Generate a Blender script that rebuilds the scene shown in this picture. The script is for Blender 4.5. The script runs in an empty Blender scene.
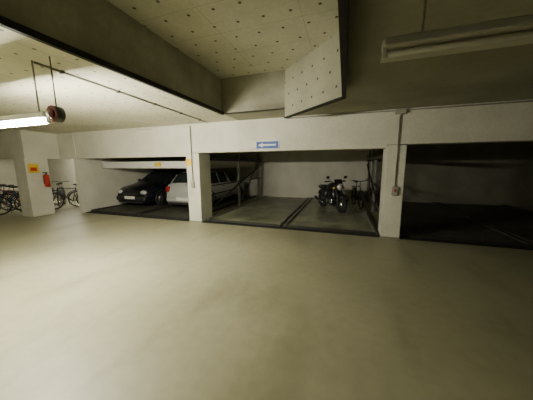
import bpy, bmesh, math, random
from mathutils import Vector, Matrix
random.seed(4)
C=bpy.context.scene.collection
# ---------------------------------------------------------------- materials
def newmat(name,col,rough=.6,metal=0,emis=None,estr=0,trans=0):
    m=bpy.data.materials.new(name);m.use_nodes=True
    b=m.node_tree.nodes['Principled BSDF']
    b.inputs['Base Color'].default_value=(*col,1);b.inputs['Roughness'].default_value=rough
    b.inputs['Metallic'].default_value=metal
    if emis:
        b.inputs['Emission Color'].default_value=(*emis,1);b.inputs['Emission Strength'].default_value=estr
    return m
def mottled(name,c1,c2,scale=2.,rough=.7,bump=.05,metal=0,rr=0,detail=6,lo=.35,hi=.65,scale2=None,stain=None):
    m=newmat(name,c1,rough,metal);nt=m.node_tree;N=nt.nodes;L=nt.links;b=N['Principled BSDF']
    tc=N.new('ShaderNodeTexCoord');nz=N.new('ShaderNodeTexNoise');nz.inputs['Scale'].default_value=scale;nz.inputs['Detail'].default_value=detail
    L.new(tc.outputs['Object'],nz.inputs['Vector'])
    r=N.new('ShaderNodeValToRGB');r.color_ramp.elements[0].position=lo;r.color_ramp.elements[1].position=hi
    r.color_ramp.elements[0].color=(*c1,1);r.color_ramp.elements[1].color=(*c2,1)
    L.new(nz.outputs['Fac'],r.inputs['Fac']);out=r.outputs['Color']
    n2=N.new('ShaderNodeTexNoise');n2.inputs['Scale'].default_value=scale2 or scale*14;n2.inputs['Detail'].default_value=4
    L.new(tc.outputs['Object'],n2.inputs['Vector'])
    mx=N.new('ShaderNodeMixRGB');mx.blend_type='MULTIPLY';mx.inputs['Fac'].default_value=.25
    L.new(out,mx.inputs['Color1']);L.new(n2.outputs['Fac'],mx.inputs['Color2'])
    fin=mx.outputs['Color']
    if stain:
        mp=N.new('ShaderNodeMapping');mp.inputs['Scale'].default_value=stain[1];mp.inputs['Rotation'].default_value=(0,0,.5)
        L.new(tc.outputs['Object'],mp.inputs['Vector'])
        n3=N.new('ShaderNodeTexNoise');n3.inputs['Scale'].default_value=1;n3.inputs['Detail'].default_value=5;L.new(mp.outputs['Vector'],n3.inputs['Vector'])
        r3=N.new('ShaderNodeValToRGB');r3.color_ramp.elements[0].position=stain[2];r3.color_ramp.elements[1].position=stain[3]
        r3.color_ramp.elements[0].color=(1,1,1,1);r3.color_ramp.elements[1].color=(*stain[0],1)
        L.new(n3.outputs['Fac'],r3.inputs['Fac'])
        m3=N.new('ShaderNodeMixRGB');m3.blend_type='MULTIPLY';m3.inputs['Fac'].default_value=1
        L.new(fin,m3.inputs['Color1']);L.new(r3.outputs['Color'],m3.inputs['Color2']);fin=m3.outputs['Color']
    L.new(fin,b.inputs['Base Color'])
    if bump:
        bp=N.new('ShaderNodeBump');bp.inputs['Strength'].default_value=bump;bp.inputs['Distance'].default_value=.02
        L.new(n2.outputs['Fac'],bp.inputs['Height']);L.new(bp.outputs['Normal'],b.inputs['Normal'])
    if rr:
        mr=N.new('ShaderNodeMapRange');mr.inputs['To Min'].default_value=rough-rr;mr.inputs['To Max'].default_value=rough+rr
        L.new(nz.outputs['Fac'],mr.inputs['Value']);L.new(mr.outputs['Result'],b.inputs['Roughness'])
    return m
def dotted(name,c1,c2,ax=('X','Y'),su=.30,sv=.30,r=.018,dotcol=(.10,.095,.07),joint=True):
    """wood-wool / insulation boards with round fixings and board joints"""
    m=mottled(name,c1,c2,1.2,.85,.15)
    nt=m.node_tree;N=nt.nodes;L=nt.links;b=N['Principled BSDF']
    base=b.inputs['Base Color'].links[0].from_socket
    tc=N.new('ShaderNodeTexCoord');sp=N.new('ShaderNodeSeparateXYZ');L.new(tc.outputs['Object'],sp.inputs[0])
    def M(op,a,bv=None):
        n=N.new('ShaderNodeMath');n.operation=op
        for i,v in enumerate((a,bv)):
            if v is None: continue
            if isinstance(v,(int,float)): n.inputs[i].default_value=v
            else: L.new(v,n.inputs[i])
        return n.outputs[0]
    u=sp.outputs[ax[0]];v=sp.outputs[ax[1]]
    vi=M('FLOOR',M('DIVIDE',v,sv));off=M('MULTIPLY',M('MODULO',M('ABSOLUTE',vi),2.),.5)
    fu=M('SUBTRACT',M('FRACT',M('ADD',M('DIVIDE',u,su),off)),.5)
    fv=M('SUBTRACT',M('FRACT',M('DIVIDE',v,sv)),.5)
    du=M('MULTIPLY',fu,su);dv=M('MULTIPLY',fv,sv)
    d=M('SQRT',M('ADD',M('MULTIPLY',du,du),M('MULTIPLY',dv,dv)))
    mask=M('LESS_THAN',d,r)
    mx=N.new('ShaderNodeMixRGB');L.new(mask,mx.inputs['Fac']);L.new(base,mx.inputs['Color1']);mx.inputs['Color2'].default_value=(*dotcol,1)
    col=mx.outputs['Color']
    if joint:
        j1=M('LESS_THAN',M('ABSOLUTE',M('SUBTRACT',M('FRACT',M('DIVIDE',u,1.2)),.5)),.004)
        j2=M('LESS_THAN',M('ABSOLUTE',M('SUBTRACT',M('FRACT',M('DIVIDE',v,.6)),.5)),.008)
        j=M('MULTIPLY',M('MAXIMUM',j1,j2),.45)
        m2=N.new('ShaderNodeMixRGB');L.new(j,m2.inputs['Fac']);L.new(col,m2.inputs['Color1']);m2.inputs['Color2'].default_value=(.2,.19,.14,1)
        col=m2.outputs['Color']
    L.new(col,b.inputs['Base Color'])
    return m
M_floor=mottled('floor_concrete',(.36,.35,.225),(.46,.445,.30),.6,.44,.03,rr=.08,detail=9,lo=.3,hi=.7,stain=((.78,.78,.74),(1.3,.5,1),.53,.70))
M_wall=mottled('white_painted_wall',(.70,.685,.575),(.80,.785,.67),1.5,.75,.06)
M_ceil=mottled('ceiling_concrete',(.27,.26,.19),(.34,.33,.245),1.1,.8,.08)
M_beam=mottled('bare_concrete',(.29,.28,.21),(.42,.405,.31),1.6,.8,.15)
M_shell=mottled('darkened_wall',(.24,.235,.18),(.32,.31,.24),1.1,.85,.08)  # wall colour lowered to cut bounce light and darken the right bay
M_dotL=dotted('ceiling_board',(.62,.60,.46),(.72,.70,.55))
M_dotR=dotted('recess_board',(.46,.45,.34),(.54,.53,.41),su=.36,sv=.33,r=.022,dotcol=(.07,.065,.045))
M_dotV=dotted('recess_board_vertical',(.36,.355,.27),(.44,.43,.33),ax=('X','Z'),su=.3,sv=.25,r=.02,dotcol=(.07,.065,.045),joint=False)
M_dark=newmat('dark_gap',(.012,.012,.010),.8)
M_steel=mottled('galvanised_steel',(.24,.24,.21),(.36,.36,.31),5,.5,.05,metal=.4)
M_dsteel=newmat('dark_steel',(.06,.06,.055),.5,.6)
M_pallet=mottled('wet_pallet',(.16,.175,.11),(.46,.47,.33),1.4,.36,.1,rr=.15,metal=.0)
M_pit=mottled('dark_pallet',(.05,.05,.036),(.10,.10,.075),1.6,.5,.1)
M_rub=newmat('rubber',(.015,.015,.015),.8)
M_black=newmat('black_plastic',(.02,.02,.02),.45)
M_chrome=newmat('chrome',(.6,.6,.58),.25,1)
M_white=newmat('white_enamel',(.72,.72,.66),.5)
M_grey=newmat('grey_enamel',(.38,.375,.31),.5)
M_plast=newmat('grey_diffuser',(.34,.34,.28),.5)
M_blue=newmat('sign_blue',(.015,.07,.34),.5)
M_red=newmat('red_enamel',(.50,.03,.02),.4)
M_dred=newmat('dull_red',(.16,.035,.025),.6)
M_yel=newmat('yellow_sticker',(.80,.52,.03),.6)
M_tube=newmat('fluorescent_tube',(1,1,1),.5,emis=(1.,.95,.78),estr=880)
M_tube2=newmat('fluorescent_tube_weak',(1,1,1),.5,emis=(1.,.95,.78),estr=290)  # weaker emission for the lamps out of view
M_glass=newmat('car_glass',(.02,.025,.025),.12)
M_pblk=newmat('paint_black',(.012,.014,.019),.25,.3)
M_pwht=newmat('paint_silver',(.46,.47,.45),.32,.2)
M_lamp=newmat('headlight_glass',(.65,.65,.62),.15,.3)
M_tail=newmat('tail_light',(.25,.015,.012),.3)
M_plate=newmat('number_plate',(.75,.74,.68),.5)
# ---------------------------------------------------------------- builder
class B:
    def __init__(s): s.bm=bmesh.new();s.mats=[]
    def mi(s,m):
        if m not in s.mats: s.mats.append(m)
        return s.mats.index(m)
    def _fin(s,verts,m,smooth=False):
        i=s.mi(m)
        for f in {f for v in verts for f in v.link_faces}: f.material_index=i;f.smooth=smooth
    def box(s,x0,x1,y0,y1,z0,z1,m,bev=0,rot=None):
        r=bmesh.ops.create_cube(s.bm,size=1);v=r['verts']
        c=Vector(((x0+x1)/2,(y0+y1)/2,(z0+z1)/2))
        for q in v: q.co=Vector((q.co.x*(x1-x0),q.co.y*(y1-y0),q.co.z*(z1-z0)))
        if rot:
            for q in v: q.co=rot@q.co
        for q in v: q.co+=c
        s._fin(v,m)
        if bev:
            e={e for q in v for e in q.link_edges}
            o=bmesh.ops.bevel(s.bm,geom=list(e),offset=bev,segments=2,affect='EDGES')
            i=s.mi(m)
            for f in o['faces']: f.material_index=i;f.smooth=True
    def cyl(s,a,b,r,m,r2=None,seg=12):
        a=Vector(a);b=Vector(b);d=b-a
        r_=bmesh.ops.create_cone(s.bm,cap_ends=True,segments=seg,radius1=r,radius2=r if r2 is None else r2,depth=d.length)
        q=Vector((0,0,1)).rotation_difference(d.normalized())
        for v in r_['verts']: v.co=q@v.co+(a+b)/2
        s._fin(r_['verts'],m,True)
    def path(s,pts,r,m,seg=8):
        for a,b in zip(pts,pts[1:]): s.cyl(a,b,r,m,seg=seg)
        for p in pts[1:-1]: s.sph(p,(r,r,r),m,seg=8)
    def sph(s,c,rad,m,seg=14,rot=None):
        r_=bmesh.ops.create_uvsphere(s.bm,u_segments=seg,v_segments=max(6,seg//2+2),radius=1)
        for v in r_['verts']:
            v.co=Vector((v.co.x*rad[0],v.co.y*rad[1],v.co.z*rad[2]))
            if rot: v.co=rot@v.co
            v.co+=Vector(c)
        s._fin(r_['verts'],m,True)
    def torus(s,c,R,r,m,axis='X',seg=28,ss=8,a0=0,a1=2*math.pi):
        full=abs(a1-a0-2*math.pi)<1e-4;n=seg if full else seg+1
        rings=[]
        for i in range(n):
            a=a0+(a1-a0)*i/seg;ring=[]
            for j in range(ss):
                t=2*math.pi*j/ss;rr=R+r*math.cos(t);w=r*math.sin(t)
                p=(w,rr*math.cos(a),rr*math.sin(a)) if axis=='X' else (rr*math.cos(a),w,rr*math.sin(a))
                ring.append(s.bm.verts.new(Vector(p)+Vector(c)))
            rings.append(ring)
        i_=s.mi(m)
        for i in range(seg):
            A=rings[i];Bq=rings[(i+1)%n]
            for j in range(ss):
                f=s.bm.faces.new((A[j],A[(j+1)%ss],Bq[(j+1)%ss],Bq[j]));f.material_index=i_;f.smooth=True
    def poly(s,pts,m):
        f=s.bm.faces.new([s.bm.verts.new(p) for p in pts]);f.material_index=s.mi(m);return f
    def obj(s,name,loc=(0,0,0),rz=0,rx=0,parent=None,normals=True):
        if normals: bmesh.ops.recalc_face_normals(s.bm,faces=s.bm.faces)
        me=bpy.data.meshes.new(name);s.bm.to_mesh(me);s.bm.free()
        for m in s.mats: me.materials.append(m)
        o=bpy.data.objects.new(name,me);C.objects.link(o)
        o.location=loc;o.rotation_euler=(rx,0,rz)
        if parent: o.parent=parent
        return o
def simple(name,x0,x1,y0,y1,z0,z1,m,bev=0):
    b=B();b.box(x0,x1,y0,y1,z0,z1,m,bev);return b.obj(name)
# ---------------------------------------------------------------- room shell
HC=2.88
XL,XR,YN,YF=-16,7.2,-6.,5.8
YB=11.9
b=B();b.box(XL-.2,XR+.2,YN-.2,YB+.2,-.2,0,M_floor);b.obj('floor')
RX0,RX1,RY0,RY1,RH=-2.7,-.08,-3.2,4.9,3.62
BX,CY=-1.23,3.75
b=B()
T=.12
b.box(XL,RX0,YN,YF,HC,HC+T,M_dotL)
b.box(RX1,XR,YN,YF,HC,HC+T,M_ceil)
b.box(RX0,RX1,YN,RY0,HC,HC+T,M_ceil)
b.box(RX0,RX1,RY1,YF,HC,HC+T,M_ceil)
b.poly([(BX,RY1,HC),(RX1,RY1,HC),(RX1,CY,HC)],M_ceil)
b.box(XL,XR,YF,YB,HC,HC+T,M_ceil)
b.obj('ceiling',normals=False)
b=B()
b.box(RX0-.15,RX0,RY0,RY1,HC+T,RH,M_beam);b.box(RX0-.1,RX0+.004,RY0,RY1,HC+.001,HC+T,M_beam)
b.box(RX0-.0,RX0+.05,RY0,RY1,HC-.035,HC+.03,M_dark)  # black strip standing in for the shadow gap along the beam
b.obj('trim_recess_beam')
b=B();b.box(RX0-.15,BX+.02,RY1,RY1+.1,HC+.0,RH,M_beam);b.obj('wall_recess_end')
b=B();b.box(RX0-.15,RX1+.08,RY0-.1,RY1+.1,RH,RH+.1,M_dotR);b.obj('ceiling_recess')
b=B();b.box(RX0-.15,RX1+.1,RY0-.1,RY0,HC+T,RH,M_beam);b.obj('wall_recess_near')
b=B();dl=math.hypot(BX-RX1,RY1-CY)
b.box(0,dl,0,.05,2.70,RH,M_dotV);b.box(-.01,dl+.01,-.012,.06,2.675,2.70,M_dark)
b.obj('wall_recess_diagonal',loc=(BX,RY1,0),rz=math.atan2(CY-RY1,RX1-BX))
b=B();b.box(RX1,RX1+.06,RY0,CY+.02,2.68,RH,M_dark);b.obj('trim_recess_edge')
b=B()
b.box(-10.0,-4.42,YF,YF+.35,1.98,HC,M_wall)
b.box(-4.42,.87,YF,YF+.35,2.07,HC,M_wall)
b.box(.87,XR,YF,YF+.35,2.14,HC,M_wall)
b.box(XL,-10.0,4.8,5.1,1.98,HC,M_wall)
b.obj('wall_facade_header')
def pier(x0,x1,y0,y1,z1):
    b=B();b.box(x0,x1,y0,y1,0,z1,M_wall,.012);b.box(x0-.004,x1+.004,y0-.004,y1+.004,0.0,.05,M_ceil);return b.obj('concrete_column')
pier(-4.44,-4.0,YF-.004,6.4,2.06)
pier(.87,1.26,YF-.004,6.3,2.13)
pier(6.15,6.6,YF-.004,6.3,2.13)
b=B();b.box(-10.6,-10.0,4.78,5.42,0,1.99,M_wall,.01);b.box(-10.02,-10.,5.1,5.8,1.98,HC,M_wall);b.obj('concrete_column')
simple('wall_partition',-9.25,-9.1,YF-.02,YB,0,HC,M_wall)
simple('wall_back',XL,1.2,YB,YB+.2,0,HC,M_wall)
simple('wall_back_right',1.2,XR,YB,YB+.2,0,HC,M_shell)  # same back wall, right bay's dimness put into its colour
simple('wall_left',XL-.2,XL,YN,YB,0,HC,M_wall)
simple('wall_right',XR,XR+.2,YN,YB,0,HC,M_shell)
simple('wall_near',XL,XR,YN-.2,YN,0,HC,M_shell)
simple('wall_bicycle_room',XL,-9.25,8.6,8.75,0,HC,M_wall)
# ---------------------------------------------------------------- parking lift platforms
def pallet(x0,x1,mat,y0=6.02,y1=11.6,z=.04,rail=None):
    rail=rail or M_steel
    b=B();b.box(x0,x1,y0,y1,z-.03,z,mat)
    n=26
    for i in range(n):
        xc=x0+.12+(x1-x0-.24)*i/(n-1);b.box(xc-.022,xc+.022,y0+.02,y1,z,z+.006,mat)
    b.box(x0,x0+.06,y0,y1,z,z+.05,rail);b.box(x1-.06,x1,y0,y1,z,z+.05,rail)
    b.box(x0,x1,y0-.02,y0+.03,z-.03,z+.03,M_dsteel)
    return b.obj('parking_lift_platform')
pallet(-3.95,-1.62,M_pallet);pallet(-1.52,.8,M_pallet)
pallet(1.35,3.7,M_pit,rail=M_pit);pallet(3.8,6.1,M_pit,rail=M_pit)  # right bay's dimness put into darker platform and rail colour
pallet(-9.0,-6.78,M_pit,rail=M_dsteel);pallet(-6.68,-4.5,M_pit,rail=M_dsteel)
b=B()
for x0,x1 in ((-9.05,-4.46),(-3.98,.85),(1.28,6.13)): b.box(x0,x1,5.84,6.0,0,.02,M_dark)
b.obj('trim_threshold')
b=B()
b.box(-9.0,-4.5,6.7,11.5,1.66,1.70,M_steel)
b.box(-9.0,-4.5,6.62,6.72,1.62,1.86,M_white)
for i in range(24):
    x=-8.9+4.3*i/23;b.box(x-.04,x+.04,6.72,11.5,1.70,1.73,M_steel)
b.box(-9.0,-8.92,6.62,11.5,1.62,1.88,M_white);b.box(-4.58,-4.5,6.62,11.5,1.62,1.88,M_white)
b.obj('parking_lift_upper_platform')
def post(x,y,h=2.3,w=.09):
    b=B();b.box(x-w/2,x+w/2,y-w/2,y-w/2+.012,0,h,M_steel);b.box(x-w/2,x-w/2+.012,y-w/2,y+w/2,0,h,M_steel);b.box(x+w/2-.012,x+w/2,y-w/2,y+w/2,0,h,M_steel)
    b.box(x-w,x+w,y-w,y+w,0,.02,M_steel);b.cyl((x,y,.02),(x,y,h-.2),.025,M_dsteel)
    return b.obj('lift_post')
for x,y in ((-4.22,8.9),(-4.22,11.3),(1.05,6.8),(1.05,9.2),(1.05,11.3)): post(x,y)
b=B()
for x in (-4.1,.95):
    b.cyl((x,6.6,.35),(x,11.3,1.7),.03,M_dsteel);b.cyl((x,6.6,1.05),(x,11.3,1.05),.022,M_dsteel);b.cyl((x,8.9,.25),(x,11.3,2.1),.02,M_dsteel)
    b.box(x-.04,x+.04,6.6,11.4,1.86,1.96,M_dsteel)
b.obj('lift_guide_rail')
# ---------------------------------------------------------------- cars
def car(name,paint,x,y,front,L=3.95,W=.83,Hh=1.42,z=.055):
    b=B()
    S=[(0,.70,.62,.62,.62),(.04,.78,.74,.76,.70),(.12,W,.88,.93,.70),(.16,W,.92,.97,.69),(.45,W,.94,1.30,.62),(.60,W,.94,Hh-.05,.60),(.70,W,.94,Hh-.02,.60),(1.35,W,.93,Hh,.60),(1.43,W,.93,Hh,.60),(2.05,W,.92,Hh-.02,.59),(2.30,W,.91,Hh-.08,.58),(2.98,W,.90,.95,.68),(3.10,W,.86,.90,.68),(3.60,W-.01,.78,.82,.62),(3.84,W-.06,.68,.71,.60),(3.95,.68,.55,.56,.55)]
    rings=[]
    for (yy,w,zb,zt,wt) in S:
        yy=yy*L/3.95
        pr=[(w*.88,.20),(w*.98,.26),(w*1.0,.50),(w*.99,zb-.08 if zb>.7 else zb-.03),(w*.95,zb),(wt,zt-.02),(wt*.88,zt+.005),(wt*.45,zt+.03)]
        pts=[Vector((px,yy,pz)) for px,pz in pr]+[Vector((0,yy,zt+.035))]+[Vector((-px,yy,pz)) for px,pz in reversed(pr)]
        rings.append([b.bm.verts.new(p) for p in pts])
    n=len(rings[0]);ip=b.mi(paint);ig=b.mi(M_glass);ib=b.mi(M_black)
    for i in range(len(S)-1):
        for j in range(n-1):
            f=b.bm.faces.new((rings[i][j],rings[i][j+1],rings[i+1][j+1],rings[i+1][j]))
            jj=j if j<8 else 15-j
            mi=ip
            if jj==4 and i in (4,6,8): mi=ig
            if jj==4 and i==10 : mi=ig
            if jj>=6 and i in (3,4,10): mi=ig
            if jj==0: mi=ib
            f.material_index=mi;f.smooth=jj!=4 and mi==ip
        f=b.bm.faces.new((rings[i][0],rings[i+1][0],rings[i+1][-1],rings[i][-1]));f.material_index=ib
    for r in (rings[0],rings[-1]):
        f=b.bm.faces.new(r);f.material_index=ip
    def bumper(yc,s):
        b.box(-.74,.74,yc-.05,yc+.05,.28,.46,M_black if paint is M_pblk else paint,.03)
        b.box(-.26,.26,yc+s*.055-.006,yc+s*.055+.006,.36,.47,M_plate)
        b.box(-.6,.6,yc+s*.02-.04,yc+s*.02+.04,.2,.27,M_black)
    bumper(0.0,-1);bumper(L,1)
    for sx in (-1,1):
        b.box(sx*.70-.09,sx*.70+.09,.0,.12,.64,.86,M_tail,.02)
        b.sph((sx*.60,L-.07,.62),(.15,.09,.085),M_lamp)
        for yy in (.68,L-.78):
            b.torus((sx*(W-.08),yy,.30),.225,.085,M_rub,'X',24,10)
            b.cyl((sx*(W-.12),yy,.30),(sx*(W+.002),yy,.30),.19,M_chrome,seg=20)
            b.cyl((sx*(W+.0),yy,.30),(sx*(W+.012),yy,.30),.06,M_dsteel)
            for k in range(5):
                a=k*2*math.pi/5;b.cyl((sx*(W+.004),yy,.30),(sx*(W+.004),yy+.17*math.cos(a),.30+.17*math.sin(a)),.018,M_dsteel,seg=6)
            b.torus((sx*(W-.015),yy,.30),.335,.03,M_black,'X',20,6,a0=0,a1=math.pi)
        b.sph((sx*(W+.08),2.62,1.0),(.09,.06,.065),paint if paint is M_pblk else M_black)
        b.box(sx*(W+.003)-.006,sx*(W+.003)+.006,.75,3.1,.50,.55,M_black)
        b.box(sx*(W*.985)-.01,sx*(W*.985)+.01,1.6,1.75,.78,.81,M_black)
    b.box(-.35,.35,L-.03,L+.01,.5,.58,M_black)
    b.cyl((0,.10,.86),(.3,.13,1.12),.01,M_black)
    b.cyl((0,2.1,Hh+.02),(0,1.85,Hh+.09),.004,M_black)
    if front: return b.obj(name,loc=(x,y+L,z),rz=math.pi)
    return b.obj(name,loc=(x,y,z))
car('hatchback_car',M_pblk,-8.0,6.9,True)
car('station_wagon_car',M_pwht,-5.72,7.15,False,L=4.1,W=.80,Hh=1.40)
# ---------------------------------------------------------------- bicycles
def bicycle(x,y,rz,col,z=0):
    m=newmat('bicycle_paint',col,.35,.3);b=B();R=.34
    for yy in (-.52,.52):
        b.torus((0,yy,R),R-.024,.024,M_rub,'X',28,8);b.torus((0,yy,R),R-.05,.010,M_chrome,'X',28,6)
        b.cyl((-.04,yy,R),(.04,yy,R),.022,M_chrome)
        for k in range(14):
            a=k*2*math.pi/14;b.cyl((0,yy,R),(0,yy+(R-.05)*math.cos(a),R+(R-.05)*math.sin(a)),.0022,M_chrome,seg=5)
        b.torus((0,yy,R),R+.03,.018,M_black,'X',14,6,a0=.3,a1=2.7)
    bb=(0,-.08,.29);st=(0,-.22,.80);hd=(0,.34,.84);hl=(0,.37,.70)
    for a,c,r in ((bb,st,.018),(st,hd,.018),(bb,hl,.023),(hd,hl,.022)): b.cyl(a,c,r,m,seg=8)
    for s in (-.045,.045):
        b.cyl((s,-.52,R),bb,.011,m,seg=6);b.cyl((s,-.52,R),st,.010,m,seg=6);b.cyl((s,.52,R),hl,.014,m,seg=6)
    b.cyl(st,(0,-.25,.95),.013,M_chrome);b.sph((0,-.27,.975),(.08,.14,.04),M_black)
    b.cyl(hd,(0,.31,1.02),.013,M_chrome)
    b.path([(-.29,.18,1.04),(-.2,.27,1.05),(0,.32,1.02),(.2,.27,1.05),(.29,.18,1.04)],.015,M_black)
    b.torus((.05,-.08,.29),.09,.006,M_dsteel,'X',20,6)
    b.cyl((.06,-.08,.29),(.06,.03,.16),.009,M_chrome);b.cyl((-.06,-.08,.29),(-.06,-.19,.42),.009,M_chrome)
    b.box(.06,.14,.0,.06,.15,.17,M_black);b.box(-.14,-.06,-.22,-.16,.41,.43,M_black)
    b.box(-.07,.07,-.75,-.35,.74,.755,M_black);b.cyl((.06,-.6,.74),(.05,-.52,.34),.005,M_black)
    b.sph((0,.42,.82),(.035,.045,.035),M_lamp)
    b.cyl((-.04,-.1,.3),(-.16,-.16,.02),.008,M_dsteel)
    return b.obj('bicycle',loc=(x,y,z),rz=rz)
cols=[(.03,.03,.035),(.05,.08,.16),(.25,.02,.02),(.02,.05,.04),(.1,.1,.1),(.02,.02,.02)]
for i,(x,y,rz) in enumerate(((-11.2,5.0,2.3),(-11.65,4.9,2.2),(-12.2,5.0,2.4),(-12.7,4.9,2.2),(-13.4,5.3,2.3),(-11.6,6.6,.9),(-10.65,6.35,2.6),(-12.6,6.4,2.2),(-10.3,7.0,2.3))):
    bicycle(x,y,rz,cols[i%6])
bicycle(.52,9.7,math.pi+.2,(.02,.02,.02),z=.047)
# ---------------------------------------------------------------- motorcycle
def motorcycle(name,x,y,rz,col):
    m=newmat('motorcycle_paint',col,.3,.2);b=B();R=.31
    for yy,w in ((-.66,.085),(.70,.07)):
        b.torus((0,yy,R),R-w,w,M_rub,'X',28,10);b.torus((0,yy,R),R-w*1.9,.014,M_dsteel,'X',24,6)
        b.cyl((-.07,yy,R),(.07,yy,R),.045,M_chrome);b.cyl((.05,yy,R),(.056,yy,R),.13,M_chrome,seg=20)
        for k in range(7):
            a=k*2*math.pi/7;b.cyl((0,yy,R),(0,yy+.2*math.cos(a),R+.2*math.sin(a)),.012,M_dsteel,seg=6)
    b.torus((0,.70,R),.35,.06,m,'X',12,6,a0=.5,a1=2.4)
    b.torus((0,-.66,R),.36,.08,M_black,'X',12,6,a0=.5,a1=2.5)
    for s in (-.1,.1):
        b.cyl((s,.70,R),(s,.42,.98),.028,M_dsteel);b.cyl((s*.9,-.66,R),(s*.6,-.1,.36),.022,M_dsteel);b.cyl((s*1.3,-.62,R+.04),(s*1.2,-.45,.74),.026,M_dsteel)
    b.cyl((0,.40,.94),(0,.1,.42),.035,M_dsteel);b.cyl((0,.40,.92),(0,-.55,.70),.03,M_dsteel);b.cyl((0,.1,.42),(0,-.2,.36),.03,M_dsteel)
    b.box(-.18,.18,-.22,.20,.18,.48,M_dsteel,.04)
    b.box(-.15,.15,-.55,-.18,.40,.74,M_black,.05)
    for k in range(8): b.box(-.16,.16,-.02,.22,.47+k*.03,.487+k*.03,M_dsteel)
    b.cyl((-.21,-.05,.34),(.21,-.05,.34),.11,M_dsteel,seg=20)
    b.path([(.08,.2,.5),(.12,.28,.36),(.13,.1,.2),(.14,-.3,.22),(.15,-.85,.34)],.028,M_chrome)
    b.cyl((.18,-.45,.25),(.18,-.95,.37),.055,M_dsteel)
    b.sph((0,.13,.86),(.20,.32,.17),m,20);b.sph((0,-.38,.82),(.18,.44,.09),M_black,18);b.sph((0,-.78,.80),(.12,.2,.09),m)
    b.box(-.16,.16,.28,.42,.42,.86,m,.04,rot=Matrix.Rotation(.3,3,'X'))
    b.box(-.05,.05,-.98,-.93,.76,.82,M_tail);b.box(-.09,.09,-.96,-.95,.56,.68,M_plate)
    b.path([(-.40,.22,1.07),(-.22,.34,1.08),(-.1,.38,1.0),(.1,.38,1.0),(.22,.34,1.08),(.40,.22,1.07)],.018,M_dsteel)
    for s in (-1,1):
        b.cyl((s*.40,.22,1.07),(s*.28,.30,1.08),.026,M_black)
        b.cyl((s*.25,.32,1.08),(s*.33,.34,1.2),.008,M_black);b.sph((s*.34,.34,1.22),(.07,.015,.05),M_black)
        b.sph((s*.19,.5,.86),(.035,.05,.03),M_yel);b.cyl((s*.08,.48,.86),(s*.19,.5,.86),.008,M_black)
        b.cyl((s*.14,-.05,.3),(s*.28,-.05,.28),.014,M_black)
    b.sph((0,.52,.90),(.14,.11,.14),M_black);b.cyl((0,.56,.90),(0,.635,.90),.11,M_lamp,seg=20)
    b.box(-.15,.15,.44,.47,.98,1.16,M_glass,.01,rot=Matrix.Rotation(.35,3,'X'))
    b.cyl((-.06,.40,1.03),(-.06,.42,1.09),.04,M_black);b.cyl((.06,.40,1.03),(.06,.42,1.09),.04,M_black)
    b.cyl((-.1,-.1,.25),(-.24,-.14,.0),.013,M_dsteel)
    return b.obj(name,loc=(x,y,.047),rz=rz)
motorcycle('motorcycle',-.42,8.75,math.pi+.55,(.02,.02,.022))
# ---------------------------------------------------------------- lamps
b=B()
LY,LZ=1.8,2.225
b.box(-4.78,-3.2,LY-.045,LY+.045,LZ+.035,LZ+.10,M_white,.008)
for x in (-4.77,-3.21): b.box(x-.012,x+.012,LY-.02,LY+.02,LZ-.025,LZ+.04,M_white)
b.cyl((-4.75,LY,LZ),(-3.22,LY,LZ),.026,M_tube,seg=16)  # tube drawn thicker than real to stand for its glow
for x in (-3.34,-4.6): b.cyl((x,LY,LZ+.1),(x,LY,HC),.008,M_steel)
b.obj('fluorescent_lamp')
b=B()
b.cyl((-3.2,LY,LZ+.06),(-3.04,LY,LZ+.06),.012,M_dsteel)
b.cyl((-3.04,LY-.05,LZ+.06),(-3.04,LY+.03,LZ+.06),.085,M_dsteel,seg=24)
b.torus((-3.04,LY-.05,LZ+.06),.075,.012,M_dred,'Y',24,8)
b.cyl((-3.04,LY-.08,LZ+.06),(-3.04,LY-.05,LZ+.06),.05,M_dred,r2=.045,seg=20)
b.cyl((-3.04,LY-.095,LZ+.06),(-3.04,LY-.08,LZ+.06),.022,M_plast,seg=16)
b.cyl((-3.04,LY,LZ+.13),(-3.04,LY,HC),.006,M_dsteel,seg=8)
b.obj('alarm_bell')
def offlamp(x0,x1,y,z,rods,name='fluorescent_lamp',tube=None,hc=HC,body=M_white):
    b=B()
    b.box(x0,x1,y-.05,y+.05,z+.04,z+.10,body,.01)
    for s in (-1,1): b.box(x0+.01,x1-.01,y+s*.085-.05,y+s*.085+.05,z+.03,z+.038,body,rot=Matrix.Rotation(s*-.35,3,'X'))
    b.cyl((x0+.03,y,z+.015),(x1-.03,y,z+.015),.019,tube or M_plast,seg=16)
    for x in (x0+.015,x1-.015): b.box(x-.012,x+.012,y-.022,y+.022,z-.01,z+.05,body)
    for x in rods: b.cyl((x,y,z+.1),(x,y,hc),.008,M_steel)
    return b.obj(name)
offlamp(.2,1.8,1.8,2.41,(.42,1.6),body=M_grey)
offlamp(-4.6,-3.1,-2.9,2.3,(-4.3,-3.4),tube=M_tube2)  # lamp behind the camera, out of view, added as fill light
offlamp(-13.2,-11.7,7.4,2.5,(-13,-12),tube=M_tube2)
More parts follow.
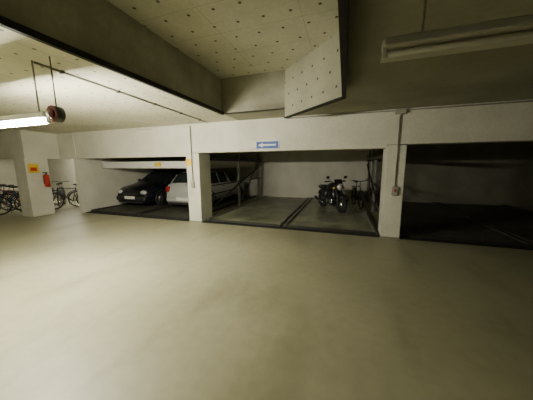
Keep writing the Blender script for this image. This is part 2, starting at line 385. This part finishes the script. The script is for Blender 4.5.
# ---------------------------------------------------------------- conduits, sign, stickers
b=B();b.cyl((-3.34,1.82,HC-.015),(-3.6,5.7,HC-.015),.013,M_steel)
for k in range(5):
    y=2.1+k*.8;xx=-3.34-.26*(y-1.82)/3.88;b.box(xx-.03,xx+.03,y-.012,y+.012,HC-.032,HC,M_dsteel)
b.obj('electric_conduit')
b=B();b.cyl((-6.2,5.77,HC-.06),(-4.22,5.77,HC-.06),.013,M_white);b.obj('electric_conduit')
b=B();b.path([(-4.22,5.77,HC-.06),(-4.22,5.77,HC-.2),(-4.22,5.77,1.2)],.013,M_steel)
b.box(-4.27,-4.17,5.74,5.795,1.05,1.22,M_plast,.01)
b.obj('electric_conduit')
b=B();b.cyl((-1.4,5.77,HC-.04),(7.1,5.77,HC-.04),.013,M_steel);b.obj('electric_conduit')
b=B();b.path([(1.08,5.77,HC-.04),(1.08,5.77,HC-.2),(1.08,5.77,1.2)],.013,M_steel)
b.box(.97,1.19,5.72,5.8,HC-.12,HC-.02,M_plast,.01)
b.box(1.02,1.14,5.73,5.795,1.02,1.22,M_plast,.01);b.cyl((1.08,5.72,1.14),(1.08,5.73,1.14),.025,M_red)
b.obj('electric_conduit')
b=B();b.box(-2.22,-1.60,5.775,5.795,2.115,2.325,M_white);b.box(-2.205,-1.615,5.77,5.776,2.13,2.31,M_blue)
b.box(-2.05,-1.68,5.764,5.77,2.20,2.24,M_white)
b.poly([(-2.16,5.765,2.22),(-2.03,5.765,2.275),(-2.03,5.765,2.165)],M_white)
b.obj('arrow_sign')
b=B();b.box(-4.435,-4.25,5.78,5.795,1.70,1.90,M_yel);b.box(-4.41,-4.27,5.78,5.795,1.58,1.65,M_plate);b.obj('warning_sticker')
b=B();b.box(-6.40,-6.12,6.60,6.62,1.68,1.82,M_yel);b.obj('warning_sticker')
b=B();b.box(-9.99,-9.975,4.84,5.12,1.50,1.80,M_yel);b.box(-9.975,-9.97,4.89,5.06,1.56,1.68,M_red);b.obj('fire_point_sign')
b=B();cx,cy=-9.88,5.25
b.cyl((cx,cy,1.0),(cx,cy,1.38),.075,M_red,seg=20);b.sph((cx,cy,1.38),(.075,.075,.06),M_red);b.cyl((cx,cy,1.4),(cx,cy,1.48),.02,M_dsteel)
b.box(cx-.02,cx+.02,cy-.09,cy+.03,1.48,1.51,M_black);b.path([(cx,cy,1.46),(cx+.02,cy-.1,1.4),(cx+.02,cy-.1,1.1)],.012,M_black)
b.box(cx-.1,cx-.07,cy-.04,cy+.04,1.1,1.3,M_dsteel);b.obj('fire_extinguisher')
b=B();b.box(-.3,.3,-.25,.25,0,.22,M_dark,.02)
b.torus((0,-.26,.11),.07,.01,M_dsteel,'Y',20,6)
b.obj('dark_ceiling_box',loc=(2.75,3.75,HC-.22),rz=.7)  # plain dark box hung below the ceiling, turned at an angle
# ---------------------------------------------------------------- world + camera
w=bpy.data.worlds.new('World');bpy.context.scene.world=w;w.use_nodes=True
w.node_tree.nodes['Background'].inputs[0].default_value=(.01,.01,.008,1)
yaw,pitch,roll,F=.324,.15186,-.0067,231.
cy_,sy,cp,sp=math.cos(yaw),math.sin(yaw),math.cos(pitch),math.sin(pitch)
f=Vector((-sy*cp,cy_*cp,-sp));r=Vector((cy_,sy,0));u=r.cross(f)
r2=r*math.cos(roll)+u*math.sin(roll);u2=-r*math.sin(roll)+u*math.cos(roll)
cam=bpy.data.cameras.new('camera');co=bpy.data.objects.new('camera',cam);C.objects.link(co)
cam.sensor_width=36;cam.lens=36*F/533;cam.clip_start=.05
mt=Matrix((( r2.x,u2.x,-f.x,0),(r2.y,u2.y,-f.y,0),(r2.z,u2.z,-f.z,1.72),(0,0,0,1)))
co.matrix_world=mt
bpy.context.scene.camera=co
